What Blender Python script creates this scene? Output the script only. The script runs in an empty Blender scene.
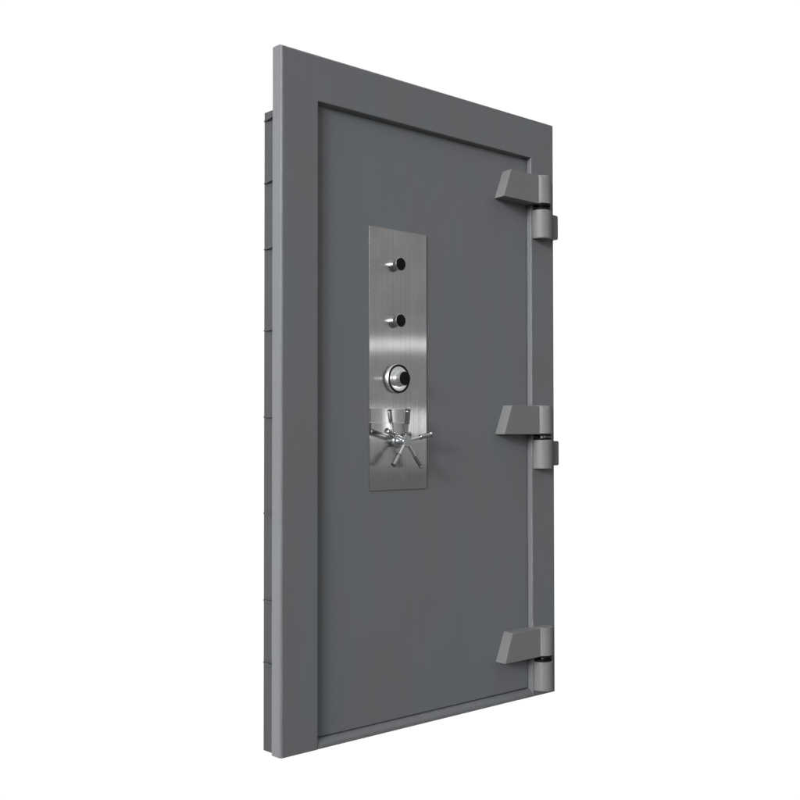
import bpy, bmesh, math
from mathutils import Vector, Matrix

scene = bpy.context.scene
col = scene.collection
PI = math.pi

# ------------------------------------------------------------------ materials
def mat(name):
    m = bpy.data.materials.new(name)
    m.use_nodes = True
    nt = m.node_tree
    return m, nt, nt.nodes['Principled BSDF']

def link(nt, a, b):
    nt.links.new(a, b)

def paint(name, c0, c1, rough=0.42, peel=0.05, spec=0.35):
    """grey enamel sprayed on steel: faint cloudy tint, roller streaks, fine orange peel"""
    m, nt, b = mat(name)
    n = nt.nodes
    tc = n.new('ShaderNodeTexCoord')
    mp = n.new('ShaderNodeMapping'); mp.inputs['Scale'].default_value = (3.2, 3.2, 1.1)
    link(nt, tc.outputs['Object'], mp.inputs['Vector'])
    big = n.new('ShaderNodeTexNoise'); big.inputs['Scale'].default_value = 1.7
    big.inputs['Detail'].default_value = 5; big.inputs['Roughness'].default_value = .55
    link(nt, mp.outputs['Vector'], big.inputs['Vector'])
    mix = n.new('ShaderNodeMix'); mix.data_type = 'RGBA'
    mix.inputs['A'].default_value = (*c0, 1); mix.inputs['B'].default_value = (*c1, 1)
    mr = n.new('ShaderNodeMapRange'); mr.inputs['From Min'].default_value = .3; mr.inputs['From Max'].default_value = .7
    link(nt, big.outputs['Fac'], mr.inputs['Value'])
    link(nt, mr.outputs['Result'], mix.inputs['Factor'])
    link(nt, mix.outputs['Result'], b.inputs['Base Color'])
    # roughness varies in vertical sweeps
    mp2 = n.new('ShaderNodeMapping'); mp2.inputs['Scale'].default_value = (22, 22, 1.2)
    link(nt, tc.outputs['Object'], mp2.inputs['Vector'])
    st = n.new('ShaderNodeTexNoise'); st.inputs['Scale'].default_value = 1.0; st.inputs['Detail'].default_value = 3
    link(nt, mp2.outputs['Vector'], st.inputs['Vector'])
    mr2 = n.new('ShaderNodeMapRange'); mr2.inputs['To Min'].default_value = rough - .06; mr2.inputs['To Max'].default_value = rough + .08
    link(nt, st.outputs['Fac'], mr2.inputs['Value'])
    link(nt, mr2.outputs['Result'], b.inputs['Roughness'])
    b.inputs['Specular IOR Level'].default_value = spec
    fine = n.new('ShaderNodeTexNoise'); fine.inputs['Scale'].default_value = 420; fine.inputs['Detail'].default_value = 2
    link(nt, tc.outputs['Object'], fine.inputs['Vector'])
    wav = n.new('ShaderNodeTexNoise'); wav.inputs['Scale'].default_value = 4.5; wav.inputs['Detail'].default_value = 1
    link(nt, mp.outputs['Vector'], wav.inputs['Vector'])
    b1 = n.new('ShaderNodeBump'); b1.inputs['Strength'].default_value = peel; b1.inputs['Distance'].default_value = .0012
    link(nt, fine.outputs['Fac'], b1.inputs['Height'])
    b2 = n.new('ShaderNodeBump'); b2.inputs['Strength'].default_value = .06; b2.inputs['Distance'].default_value = .010
    link(nt, wav.outputs['Fac'], b2.inputs['Height']); link(nt, b1.outputs['Normal'], b2.inputs['Normal'])
    link(nt, b2.outputs['Normal'], b.inputs['Normal'])
    return m

def metal(name, colr, rough, brush=None, bump=.1):
    m, nt, b = mat(name)
    n = nt.nodes
    b.inputs['Base Color'].default_value = (*colr, 1)
    b.inputs['Metallic'].default_value = 1
    b.inputs['Roughness'].default_value = rough
    tc = n.new('ShaderNodeTexCoord')
    if brush:
        mp = n.new('ShaderNodeMapping'); mp.inputs['Scale'].default_value = brush
        link(nt, tc.outputs['Object'], mp.inputs['Vector'])
        t = n.new('ShaderNodeTexNoise'); t.inputs['Scale'].default_value = 1; t.inputs['Detail'].default_value = 6
        t.inputs['Roughness'].default_value = .7
        link(nt, mp.outputs['Vector'], t.inputs['Vector'])
        bp = n.new('ShaderNodeBump'); bp.inputs['Strength'].default_value = bump; bp.inputs['Distance'].default_value = .001
        link(nt, t.outputs['Fac'], bp.inputs['Height']); link(nt, bp.outputs['Normal'], b.inputs['Normal'])
        mr = n.new('ShaderNodeMapRange'); mr.inputs['From Min'].default_value = .3; mr.inputs['From Max'].default_value = .7
        mr.inputs['To Min'].default_value = .89; mr.inputs['To Max'].default_value = 1.08
        link(nt, t.outputs['Fac'], mr.inputs['Value'])
        mx = n.new('ShaderNodeVectorMath'); mx.operation = 'SCALE'; mx.inputs[0].default_value = colr
        pt = n.new('ShaderNodeTexNoise'); pt.inputs['Scale'].default_value = 9; pt.inputs['Detail'].default_value = 4
        link(nt, tc.outputs['Object'], pt.inputs['Vector'])              # handling marks: soft cloudy tarnish
        mp3 = n.new('ShaderNodeMapRange'); mp3.inputs['From Min'].default_value = .3; mp3.inputs['From Max'].default_value = .7
        mp3.inputs['To Min'].default_value = .88; mp3.inputs['To Max'].default_value = 1.07
        link(nt, pt.outputs['Fac'], mp3.inputs['Value'])
        ml = n.new('ShaderNodeMath'); ml.operation = 'MULTIPLY'
        link(nt, mr.outputs['Result'], ml.inputs[0]); link(nt, mp3.outputs['Result'], ml.inputs[1])
        link(nt, ml.outputs['Value'], mx.inputs['Scale']); link(nt, mx.outputs['Vector'], b.inputs['Base Color'])
    else:
        t = n.new('ShaderNodeTexNoise'); t.inputs['Scale'].default_value = 90; t.inputs['Detail'].default_value = 3
        link(nt, tc.outputs['Object'], t.inputs['Vector'])
        mr = n.new('ShaderNodeMapRange'); mr.inputs['To Min'].default_value = rough * .7; mr.inputs['To Max'].default_value = rough * 1.4
        link(nt, t.outputs['Fac'], mr.inputs['Value']); link(nt, mr.outputs['Result'], b.inputs['Roughness'])
    return m

M_FRAME = paint('frame_enamel', (.173, .168, .178), (.164, .179, .188))
M_DOOR = paint('door_enamel', (.175, .171, .184), (.165, .184, .193))
M_JAMB = paint('jamb_shaded', (.055, .057, .060), (.066, .068, .070), rough=.6)  # darker grey than the frame enamel: shade behind the flange put into its colour
M_HINGE = paint('hinge_enamel', (.194, .196, .199), (.209, .212, .214), rough=.5)
M_PLATE = metal('brushed_stainless', (.48, .47, .465), .19, (640, 640, 2), .006)
M_POLISH = metal('polished_stainless', (.56, .55, .55), .16, (640, 640, 2), .005)
for m_, k_ in ((M_PLATE, .80), (M_POLISH, .12)):   # fine grooves run up and down, so reflections smear sideways
    nt_ = m_.node_tree; b_ = nt_.nodes['Principled BSDF']; n_ = nt_.nodes
    b_.inputs['Roughness'].default_value = .055 if m_ is M_PLATE else .12
    tc_ = n_.new('ShaderNodeTexCoord'); sp_ = n_.new('ShaderNodeSeparateXYZ'); link(nt_, tc_.outputs['Object'], sp_.inputs['Vector'])
    acc_ = None
    for freq_, amp_ in ((5200, k_), (430, k_ * .16)):
        ml_ = n_.new('ShaderNodeMath'); ml_.operation = 'MULTIPLY'; ml_.inputs[1].default_value = freq_
        link(nt_, sp_.outputs['X'], ml_.inputs[0])
        nz_ = n_.new('ShaderNodeTexNoise'); nz_.noise_dimensions = '1D'; nz_.inputs['Scale'].default_value = 1; nz_.inputs['Detail'].default_value = 1
        link(nt_, ml_.outputs['Value'], nz_.inputs['W'])
        sl_ = n_.new('ShaderNodeMath'); sl_.operation = 'MULTIPLY_ADD'; sl_.inputs[1].default_value = amp_; sl_.inputs[2].default_value = -.5 * amp_
        link(nt_, nz_.outputs['Fac'], sl_.inputs[0])
        if acc_ is None: acc_ = sl_.outputs['Value']
        else:
            ad_ = n_.new('ShaderNodeMath'); link(nt_, acc_, ad_.inputs[0]); link(nt_, sl_.outputs['Value'], ad_.inputs[1]); acc_ = ad_.outputs['Value']
    cb_ = n_.new('ShaderNodeCombineXYZ'); link(nt_, acc_, cb_.inputs['X'])
    tr_ = n_.new('ShaderNodeVectorTransform'); tr_.vector_type = 'VECTOR'; tr_.convert_from = 'OBJECT'; tr_.convert_to = 'WORLD'
    link(nt_, cb_.outputs['Vector'], tr_.inputs['Vector'])
    ge_ = n_.new('ShaderNodeNewGeometry')
    va_ = n_.new('ShaderNodeVectorMath'); va_.operation = 'ADD'
    link(nt_, ge_.outputs['Normal'], va_.inputs[0]); link(nt_, tr_.outputs['Vector'], va_.inputs[1])
    vn_ = n_.new('ShaderNodeVectorMath'); vn_.operation = 'NORMALIZE'; link(nt_, va_.outputs['Vector'], vn_.inputs[0])
    link(nt_, vn_.outputs['Vector'], b_.inputs['Normal'])
M_CHROME = metal('polished_steel', (.82, .83, .84), .10)
M_SATIN = metal('satin_steel', (.84, .86, .87), .30)
M_KNOB = metal('knob_steel', (.66, .67, .68), .30)
M_HUB = metal('dull_steel', (.50, .54, .55), .38)
M_DIAL = metal('bright_steel', (.93, .94, .95), .36)
M_GRIP = metal('grip_chrome', (.48, .49, .50), .10)  # chrome, with the dark surroundings it mirrors put into its colour
M_PIN = metal('pin_steel', (.55, .55, .55), .25)
M_BLACK, nt_, b_ = mat('black_plastic')
b_.inputs['Base Color'].default_value = (.006, .006, .007, 1); b_.inputs['Roughness'].default_value = .6
b_.inputs['Specular IOR Level'].default_value = .15

# ------------------------------------------------------------------ mesh helpers (world coordinates)
ORIGIN = {}

def build(name, bm, material, parent=None, origin=(0, 0, 0), angle=35):
    bmesh.ops.recalc_face_normals(bm, faces=bm.faces)
    me = bpy.data.meshes.new(name)
    bmesh.ops.translate(bm, verts=bm.verts, vec=-Vector(origin))
    bm.to_mesh(me); bm.free()
    mats = material if isinstance(material, (list, tuple)) else [material]
    for m in mats: me.materials.append(m)
    for p in me.polygons: p.use_smooth = True
    me.set_sharp_from_angle(angle=math.radians(angle))
    o = bpy.data.objects.new(name, me); col.objects.link(o)
    wn = o.modifiers.new('flat_faces', 'WEIGHTED_NORMAL'); wn.weight = 100; wn.keep_sharp = True   # broad faces stay flat beside their bevels
    ORIGIN[o.name] = Vector(origin)
    if parent is not None:
        o.parent = parent
        o.location = Vector(origin) - ORIGIN[parent.name]
    else:
        o.location = origin
    return o

def prism(pts, y0, y1):
    """polygon in x,z extruded along y; returns bm"""
    bm = bmesh.new()
    a = [bm.verts.new((x, y0, z)) for x, z in pts]
    b = [bm.verts.new((x, y1, z)) for x, z in pts]
    bm.faces.new(a); bm.faces.new(list(reversed(b)))
    n = len(pts)
    for i in range(n):
        bm.faces.new((a[i], b[i], b[(i + 1) % n], a[(i + 1) % n]))
    bmesh.ops.recalc_face_normals(bm, faces=bm.faces)
    return bm

def bevel(bm, edges, off, seg=3):
    bmesh.ops.bevel(bm, geom=list(edges), offset=off, segments=seg, affect='EDGES', profile=.5, clamp_overlap=True)

def box(x0, x1, y0, y1, z0, z1, bev=0, seg=2):
    bm = prism([(x0, z0), (x1, z0), (x1, z1), (x0, z1)], y0, y1)
    if bev: bevel(bm, bm.edges, bev, seg)
    return bm

def ring(outer, inner, y0, y1):
    """rectangular tube seen from the front: outer and inner rectangles (x0,z0,x1,z1)"""
    bm = bmesh.new()
    def rect(r, y): return [bm.verts.new(p) for p in ((r[0], y, r[1]), (r[2], y, r[1]), (r[2], y, r[3]), (r[0], y, r[3]))]
    of, inf, ob, inb = rect(outer, y0), rect(inner, y0), rect(outer, y1), rect(inner, y1)
    for i in range(4):
        j = (i + 1) % 4
        bm.faces.new((of[i], of[j], inf[j], inf[i])); bm.faces.new((ob[i], inb[i], inb[j], ob[j]))
        bm.faces.new((of[i], ob[i], ob[j], of[j])); bm.faces.new((inf[i], inf[j], inb[j], inb[i]))
    bmesh.ops.recalc_face_normals(bm, faces=bm.faces)
    return bm

def lathe(profile, centre, axis, seg=48, bm=None, mi=None):
    """profile: (radius, distance along axis); axis: unit vector from centre"""
    if bm is None: bm = bmesh.new()
    ax = Vector(axis).normalized()
    u = ax.orthogonal().normalized(); v = ax.cross(u)
    rows = []
    for r, t in profile:
        c = Vector(centre) + ax * t
        if r < 1e-6: rows.append([bm.verts.new(c)])
        else: rows.append([bm.verts.new(c + (u * math.cos(2 * PI * k / seg) + v * math.sin(2 * PI * k / seg)) * r) for k in range(seg)])
    for i, (a, b) in enumerate(zip(rows, rows[1:])):
        for k in range(seg):
            l = (k + 1) % seg
            if len(a) == 1 and len(b) == 1: continue
            if len(a) == 1: f = bm.faces.new((a[0], b[k], b[l]))
            elif len(b) == 1: f = bm.faces.new((a[k], b[0], a[l]))
            else: f = bm.faces.new((a[k], b[k], b[l], a[l]))
            if mi: f.material_index = mi[i]
    return bm

def cyl_profile(r, t0, t1, bev):
    return [(0, t0), (r - bev, t0), (r - bev * .3, t0 + bev * .3), (r, t0 + bev), (r, t1 - bev), (r - bev * .3, t1 - bev * .3), (r - bev, t1), (0, t1)]

# ------------------------------------------------------------------ the vault door
W, H, REC = 1.25, 2.1, .0205           # frame width, height; door face set back behind the frame face
XL, XR, ZT = .139, 1.1216, 1.956      # opening in the frame

root = bpy.data.objects.new('vault_door', None); col.objects.link(root)
root.empty_display_size = .2
root.location = (W / 2, .1, 0)
ORIGIN['vault_door'] = Vector((W / 2, .1, 0))
root['label'] = 'closed grey steel vault door in its frame with three hinges and a stainless lock plate'
root['category'] = 'vault door'
root['kind'] = 'thing'

# frame: flat flange round the opening
bm = prism([(0, 0), (XL, 0), (XL, ZT), (XR, ZT), (XR, 0), (W, 0), (W, H), (0, H)], 0, .05)
def near(a, b): return abs(a - b) < 1e-5
outer = [e for e in bm.edges if all(near(v.co.x, 0) or near(v.co.x, W) or near(v.co.z, H) for v in e.verts)
         and all(near(v.co.y, 0) or near(v.co.y, .05) for v in e.verts)
         and (near(e.verts[0].co.y, e.verts[1].co.y)) and not (near(e.verts[0].co.z, 0) and near(e.verts[1].co.z, 0))]
inner = [e for e in bm.edges if e not in outer and near(e.verts[0].co.y, 0) and near(e.verts[1].co.y, 0)
         and all((near(v.co.x, XL) or near(v.co.x, XR)) for v in e.verts)]
bevel(bm, outer, .0095, 5)
inner = [e for e in bm.edges if near(e.verts[0].co.y, 0) and near(e.verts[1].co.y, 0) and
         all((near(v.co.x, XL) or near(v.co.x, XR)) for v in e.verts)]
bevel(bm, inner, .004, 3)
frame = build('frame', bm, M_FRAME, root, (W / 2, 0, 0))

# the jamb box that goes into the wall, behind the flange; its rebate stops the door leaf
JX, JB, JZ = .052, .16, 1.939
bm = prism([(JX, -.018), (.158, -.018), (.158, 1.925), (1.102, 1.925), (1.102, -.018), (W - JX, -.018), (W - JX, JZ), (JX, JZ)], .0502, JB)
es = [e for e in bm.edges if all(near(v.co.y, JB) for v in e.verts)]
bevel(bm, es, .002, 2)
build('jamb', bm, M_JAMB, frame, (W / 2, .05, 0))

# eight triangular gussets a side between flange and jamb
for z in (1.912, 1.719, 1.515, 1.2644, .9997, .705, .4393, .2503):
    for side in (0, 1):
        bm = bmesh.new()
        P = [(.024, .0505), (JX + .001, .0505), (JX + .001, JB - .004), (JX - .004, JB - .004)]
        if side: P = [(W - x, y) for x, y in P]
        a = [bm.verts.new((x, y, z - .002)) for x, y in P]; b = [bm.verts.new((x, y, z + .002)) for x, y in P]
        bm.faces.new(a); bm.faces.new(b)
        for i in range(4): bm.faces.new((a[i], a[(i + 1) % 4], b[(i + 1) % 4], b[i]))
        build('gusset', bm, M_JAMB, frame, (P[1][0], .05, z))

# threshold bar across the foot of the opening, its top edge rounded over
prof = [(.0005, .0005), (.0005, .009), (.0022, .0125), (.006, .0172), (.0115, .0218), (.017, .0252), (.0235, .0268), (.048, .0268), (.048, .0005)]
bm = bmesh.new()
a = [bm.verts.new((XL + .0006, y, z)) for y, z in prof]; b = [bm.verts.new((XR - .0006, y, z)) for y, z in prof]
bm.faces.new(a); bm.faces.new(list(reversed(b)))
for i in range(len(prof)): bm.faces.new((a[i], a[(i + 1) % len(prof)], b[(i + 1) % len(prof)], b[i]))
build('threshold', bm, M_FRAME, root, (W / 2, .02, 0), 60)

# the door leaf: a face slab in the frame opening and a thick plug behind it
bm = box(XL + .0035, XR - .003, REC, .0495, .0300, ZT - .0045)
es = [e for e in bm.edges if all(near(v.co.y, REC) for v in e.verts)]
bevel(bm, es, .0022, 2)
leaf = build('door_leaf', bm, M_DOOR, root, (W / 2, .1, .03))
build('door_plug', box(.165, 1.095, .0497, .19, .0300, 1.918, .002), M_DOOR, leaf, (W / 2, .1, .03))

# ------------------------------------------------------------------ hinges
KX, KY, KR = 1.161, -.014, .0367
def make_hinge(z0, leaf_x):
    xt, xb, zb, zt = .988, .945, .124, .2265
    P = lambda xl: [(xl - .0085 * (xl - .86) / .12, -.0305), (1.152, -.0305), (1.152, -.0025), (1.114, -.0025), (1.114, REC - .0003), (xl, REC - .0003)]
    bm = bmesh.new()
    a = [bm.verts.new((x, y, z0 + zb)) for x, y in P(xb)]; b = [bm.verts.new((x, y, z0 + zt)) for x, y in P(xt)]
    bm.faces.new(a); bm.faces.new(list(reversed(b)))
    for i in range(6): bm.faces.new((a[i], a[(i + 1) % 6], b[(i + 1) % 6], b[i]))
    bmesh.ops.recalc_face_normals(bm, faces=bm.faces)
    bevel(bm, [e for e in bm.edges if any(v.co.x < 1.0 for v in e.verts) or all(v.co.y < -.02 for v in e.verts)], .0020, 3)
    o = (KX, KY, z0)
    h = build('hinge', bm, M_HINGE, root, o)
    build('knuckle', lathe(cyl_profile(KR, .1265, .2285, .002), o, (0, 0, 1), 72), M_HINGE, h, (KX, KY, z0 + .1265))
    build('knuckle', lathe(cyl_profile(KR, 0, .104, .002), o, (0, 0, 1), 72), M_HINGE, h, (KX, KY, z0))
    build('pin', lathe(cyl_profile(.0125, .1045, .126, .0003), o, (0, 0, 1), 32), M_PIN, h, (KX, KY, z0 + .1045))
    for t in (.1055, .1185):
        build('washer', lathe([(.014, t), (.032, t), (.0335, t + .0015), (.0335, t + .005), (.032, t + .0065), (.014, t + .0065), (.014, t)], o, (0, 0, 1), 48), M_BLACK, h, (KX, KY, z0 + t))
    build('leaf', box(KX + .02, leaf_x, -.0125, -.001 if leaf_x < W else .03, z0 + .0095, z0 + .1, .0012, 2) if leaf_x < W else
          leaf_wrap(z0, leaf_x), M_FRAME, h, (KX, 0, z0))
    return h

def leaf_wrap(z0, lx):
    """flat plate on the frame face that wraps round the frame's outer edge"""
    P = [(KX + .02, -.0125), (lx, -.0125), (lx, .032), (W + .0006, .032), (W + .0006, -.0008), (KX + .02, -.0008)]
    bm = bmesh.new()
    a = [bm.verts.new((x, y, z0 + .0095)) for x, y in P]; b = [bm.verts.new((x, y, z0 + .1)) for x, y in P]
    bm.faces.new(a); bm.faces.new(list(reversed(b)))
    for i in range(6): bm.faces.new((a[i], a[(i + 1) % 6], b[(i + 1) % 6], b[i]))
    bmesh.ops.recalc_face_normals(bm, faces=bm.faces)
    bevel(bm, [e for e in bm.edges if all(v.co.x > lx - .001 for v in e.verts) and near(e.verts[0].co.z, e.verts[1].co.z)], .007, 3)
    bevel(bm, [e for e in bm.edges if all(v.co.y < -.01 for v in e.verts)], .0012, 2)
    return bm

make_hinge(1.660, 1.258)
make_hinge(.823, 1.258)
make_hinge(.0225, 1.222)

# ------------------------------------------------------------------ lock plate
PX0, PX1, PZ0, PZ1 = .3565, .6080, .767, 1.610
PF = REC - .0035                                   # front of the plate
bm = box(PX0, PX1, PF, REC - .0004, PZ0, PZ1)
bevel(bm, [e for e in bm.edges if all(near(v.co.y, PF) for v in e.verts)], .0009, 2)
plate = build('lock_plate', bm, M_PLATE, root, ((PX0 + PX1) / 2, PF, (PZ0 + PZ1) / 2))

def lock_knob(x, z):
    o = (x, PF + .0006, z)
    bm = lathe([(.0, 0), (.0175, 0), (.0182, .004), (.0192, .009), (.0206, .0155), (.0218, .0192), (.0220, .0206), (.0214, .0212), (.0207, .0212), (.0205, .0200), (0, .0200)],
               o, (0, -1, 0), 64)
    k = build('lock_knob', bm, M_KNOB, root, o)
    build('knob_cap', lathe([(0, .0202), (.0203, .0202), (.0203, .0218), (.0195, .0224), (0, .0226)], o, (0, -1, 0), 64), M_BLACK, k, o)
lock_knob(.474, 1.4970)
lock_knob(.474, 1.3140)

# combination dial
o = (.473, PF + .0006, 1.1260)
dial = build('combination_dial', lathe([(0, 0), (.0475, 0), (.0475, .004), (.0455, .0085), (.044, .0105), (.0, .0105)], o, (0, -1, 0), 72), M_DIAL, root, o)
build('dial_ring', lathe([(.0418, .0108), (.0452, .0108), (.0464, .012), (.0460, .0145), (.0442, .0158), (.0422, .0158), (.0412, .0145), (.0418, .0108)], o, (0, -1, 0), 72), M_BLACK, dial, o)
build('dial_face', lathe([(0, .0110), (.0405, .0110), (.0400, .0128), (.0385, .0136), (0, .0140)], o, (0, -1, 0), 72), M_CHROME, dial, o)
bm = lathe([(0, .0142), (.0255, .0142), (.0262, .0152), (.0258, .0168), (.0236, .0180), (.0228, .022), (.0226, .030), (.0236, .0375), (.0236, .0395), (.0225, .0402), (0, .0402)], o, (0, -1, 0), 72)
build('dial_knob', bm, M_DIAL, dial, o)
build('knob_cap', lathe([(0, .0404), (.0222, .0404), (.0222, .0422), (.0212, .043), (0, .0432)], o, (0, -1, 0), 64), M_BLACK, dial, o)

# polished steps and base sheet behind the wheel, shaped to mirror a bright patch
def bowed(name, x0, x1, z_low, z1, lift, sag, material, parent, xc=None, taper=.8):
    xc = (x0 + x1) / 2 if xc is None else xc
    half = max(xc - x0, x1 - xc)
    n_ = 24; bm = bmesh.new(); cols = []
    for i in range(n_ + 1):
        t = i / n_; x = x0 + (x1 - x0) * t
        yf = PF - lift * (1 - taper * t ** 4) - sag * (1 - ((x - xc) / half) ** 2)
        zl = z_low[0] + (z_low[1] - z_low[0]) * t
        cols.append([bm.verts.new(p) for p in ((x, PF + .0004, zl), (x, yf, zl), (x, yf, z1), (x, PF + .0004, z1))])
    for a_, b_ in zip(cols, cols[1:]):
        for k in range(4): bm.faces.new((a_[k], b_[k], b_[(k + 1) % 4], a_[(k + 1) % 4]))
    bm.faces.new(cols[0]); bm.faces.new(list(reversed(cols[-1])))
    o_ = ((x0 + x1) / 2, PF, z1)
    return build(name, bm, material, parent, o_)
upper = bowed('bowed_plate', .3600, .508, (.9845, .9845), 1.0285, .0026, .0047, M_POLISH, root, .4485)
bowed('bowed_step', .3600, .508, (.951, .936), .9835, .0058, .0047, M_POLISH, upper, .4485)
bowed('base_sheet', .3600, .6045, (.846, .846), .9345, .0008, 0, M_PLATE, upper, taper=0)

# five-spoke bolt wheel
WX, WZ = .479, .9252
o = (WX, PF + .0006, WZ)
HUBY = -.0235
L = o[1] - HUBY
wheel = build('bolt_wheel', lathe([(0, 0), (.024, 0), (.024, .003), (.0225, .006), (.0135, .008), (.012, .010), (.012, L - .013), (.0165, L - .011), (.0195, L - .008), (.0195, L + .004), (.018, L + .006), (0, L + .0068)], o, (0, -1, 0), 40), [M_HUB], root, o)
TIPR, TIPY = .1025, -.0355
for k in range(5):
    a = math.radians((92, 12, -56, -131, 161)[k])
    d = Vector((math.cos(a), 0, math.sin(a)))
    s = Vector((WX, HUBY, WZ)) + d * .014
    e = Vector((WX, TIPY, WZ)) + d * TIPR
    ln = (e - s).length; ax = (e - s).normalized()
    sp = build('spoke', lathe([(0, 0), (.0062, 0), (.0056, .006), (.0054, ln * .5), (0, ln * .5)], s, ax, 20), M_CHROME, wheel, s)
    g0 = ln * .46
    pr = [(0, g0), (.0066, g0), (.0084, g0 + .0015), (.0084, g0 + .005), (.0070, g0 + .006), (.0078, g0 + .010), (.0084, ln - .008), (.0074, ln - .006), (.0092, ln - .005), (.0094, ln - .0015), (.0072, ln), (0, ln)]
    build('grip', lathe(pr, s, ax, 24), M_GRIP, sp, s)

# ------------------------------------------------------------------ studio surroundings: white behind, dim in front
world = bpy.data.worlds.new('World'); scene.world = world
world.use_nodes = True
nt = world.node_tree; n = nt.nodes
bg = n['Background']
tc = n.new('ShaderNodeTexCoord'); sep = n.new('ShaderNodeSeparateXYZ')
link(nt, tc.outputs['Generated'], sep.inputs['Vector'])
X, Y, Z = sep.outputs
def maprange(v, a, b, c, d, smooth=True):
    m = n.new('ShaderNodeMapRange'); m.interpolation_type = 'SMOOTHSTEP' if smooth else 'LINEAR'
    m.inputs['From Min'].default_value = a; m.inputs['From Max'].default_value = b
    m.inputs['To Min'].default_value = c; m.inputs['To Max'].default_value = d
    link(nt, v, m.inputs['Value']); return m.outputs['Result']
def op(kind, a, b):
    m = n.new('ShaderNodeMath'); m.operation = kind
    for s, v in zip(m.inputs, (a, b)):
        if isinstance(v, (int, float)): s.default_value = v
        else: link(nt, v, s)
    return m.outputs['Value']
back = maprange(Y, .18, .38, 0, 1)
front = maprange(Z, -.6, .7, .135, .25)                       # the dim studio in front of the door, lighter overhead
ny = op('MAXIMUM', op('MULTIPLY', Y, -1), .05)
u = op('DIVIDE', X, ny); v = op('DIVIDE', Z, .743)           # bearing and height on the studio's far, round wall
infront = maprange(Y, -.3, -.2, 1, 0)
def band(val, a, b, s):
    return op('MULTIPLY', maprange(val, a - s, a + s, 0, 1), maprange(val, b - s, b + s, 1, 0))
def rect(u0, u1, su, v0, v1, sv, k):
    return op('MULTIPLY', op('MULTIPLY', band(u, u0, u1, su), band(v, v0, v1, sv)), k)
wall = rect(.45, 1.6, .25, -.037, .6, .008, .24)             # a pale wall in the studio's right half, from its dado up
strip = rect(.5, 1.6, .3, .108, .122, .005, 1.45)             # a bright band put in for the lock plate to mirror
patch = rect(.79, .95, .04, .002, .034, .002, 3.9)          # bright patch added for the steps behind the wheel to mirror
patch2 = rect(.5, 1.15, .2, .002, .037, .002, .06)  # dim surround of that added patch
dado = rect(.45, 1.6, .25, -.6, -.034, .006, .07)            # the darker wall below
extra = op('MULTIPLY', op('ADD', op('ADD', strip, op('ADD', wall, dado)), op('ADD', patch, patch2)), infront)
front = op('ADD', op('ADD', front, extra), maprange(Z, .45, .95, 0, .6))   # and overhead light added to lift upward faces
mx = n.new('ShaderNodeMix'); mx.data_type = 'FLOAT'
link(nt, back, mx.inputs['Factor']); link(nt, front, mx.inputs['A']); mx.inputs['B'].default_value = 1.03
comb = n.new('ShaderNodeCombineXYZ')
for i in range(3): link(nt, mx.outputs['Result'], comb.inputs[i])
link(nt, comb.outputs['Vector'], bg.inputs['Color'])
bg.inputs['Strength'].default_value = 1.0

def area(name, loc, target, size, power, colr=(1, 1, 1)):
    l = bpy.data.lights.new(name, 'AREA'); l.shape = 'RECTANGLE'; l.size, l.size_y = size; l.energy = power; l.color = colr
    o = bpy.data.objects.new(name, l); col.objects.link(o)
    o.location = loc
    o.rotation_euler = (Vector(target) - Vector(loc)).to_track_quat('-Z', 'Y').to_euler()
    return o
KD = 30
key = area('key_softbox', (.6 - .92 * KD, -.30 * KD, 1.2 + .26 * KD), (.6, 0, 1.2), (17, 9.6), 8800)
falloff = area('falloff_lamp', (.6 - .92 * KD, -.30 * KD, 1.4 + .26 * KD), (.6, 0, 1.4), (12, 2.8), 26)  # added lamp: narrow beam, so the light drops off toward the foot
falloff.data.spread = math.radians(7)

# ------------------------------------------------------------------ camera
cam = bpy.data.cameras.new('camera'); co = bpy.data.objects.new('camera', cam); col.objects.link(co)
yaw, pit, rol, fpx, ppy = .7397, .0201, -.0008, 1083.07, 415.61
f = Vector((math.sin(yaw) * math.cos(pit), math.cos(yaw) * math.cos(pit), math.sin(pit)))
rt = Vector((math.cos(yaw), -math.sin(yaw), 0)); up = rt.cross(f)
c, s = math.cos(rol), math.sin(rol)
rt, up = c * rt + s * up, -s * rt + c * up
Mx = Matrix((rt, up, -f)).transposed().to_4x4(); Mx.translation = (-1.8828, -2.5813, .9366)
co.matrix_world = Mx
cam.sensor_width = 36; cam.sensor_fit = 'HORIZONTAL'; cam.lens = 36 * fpx / 800
cam.shift_y = (ppy - 400) / 800
cam.clip_end = 200
scene.camera = co

scene.render.resolution_x = scene.render.resolution_y = 1024
scene.view_settings.view_transform = 'Standard'
scene.view_settings.look = 'None'
scene.view_settings.exposure = 0
scene.view_settings.gamma = 1
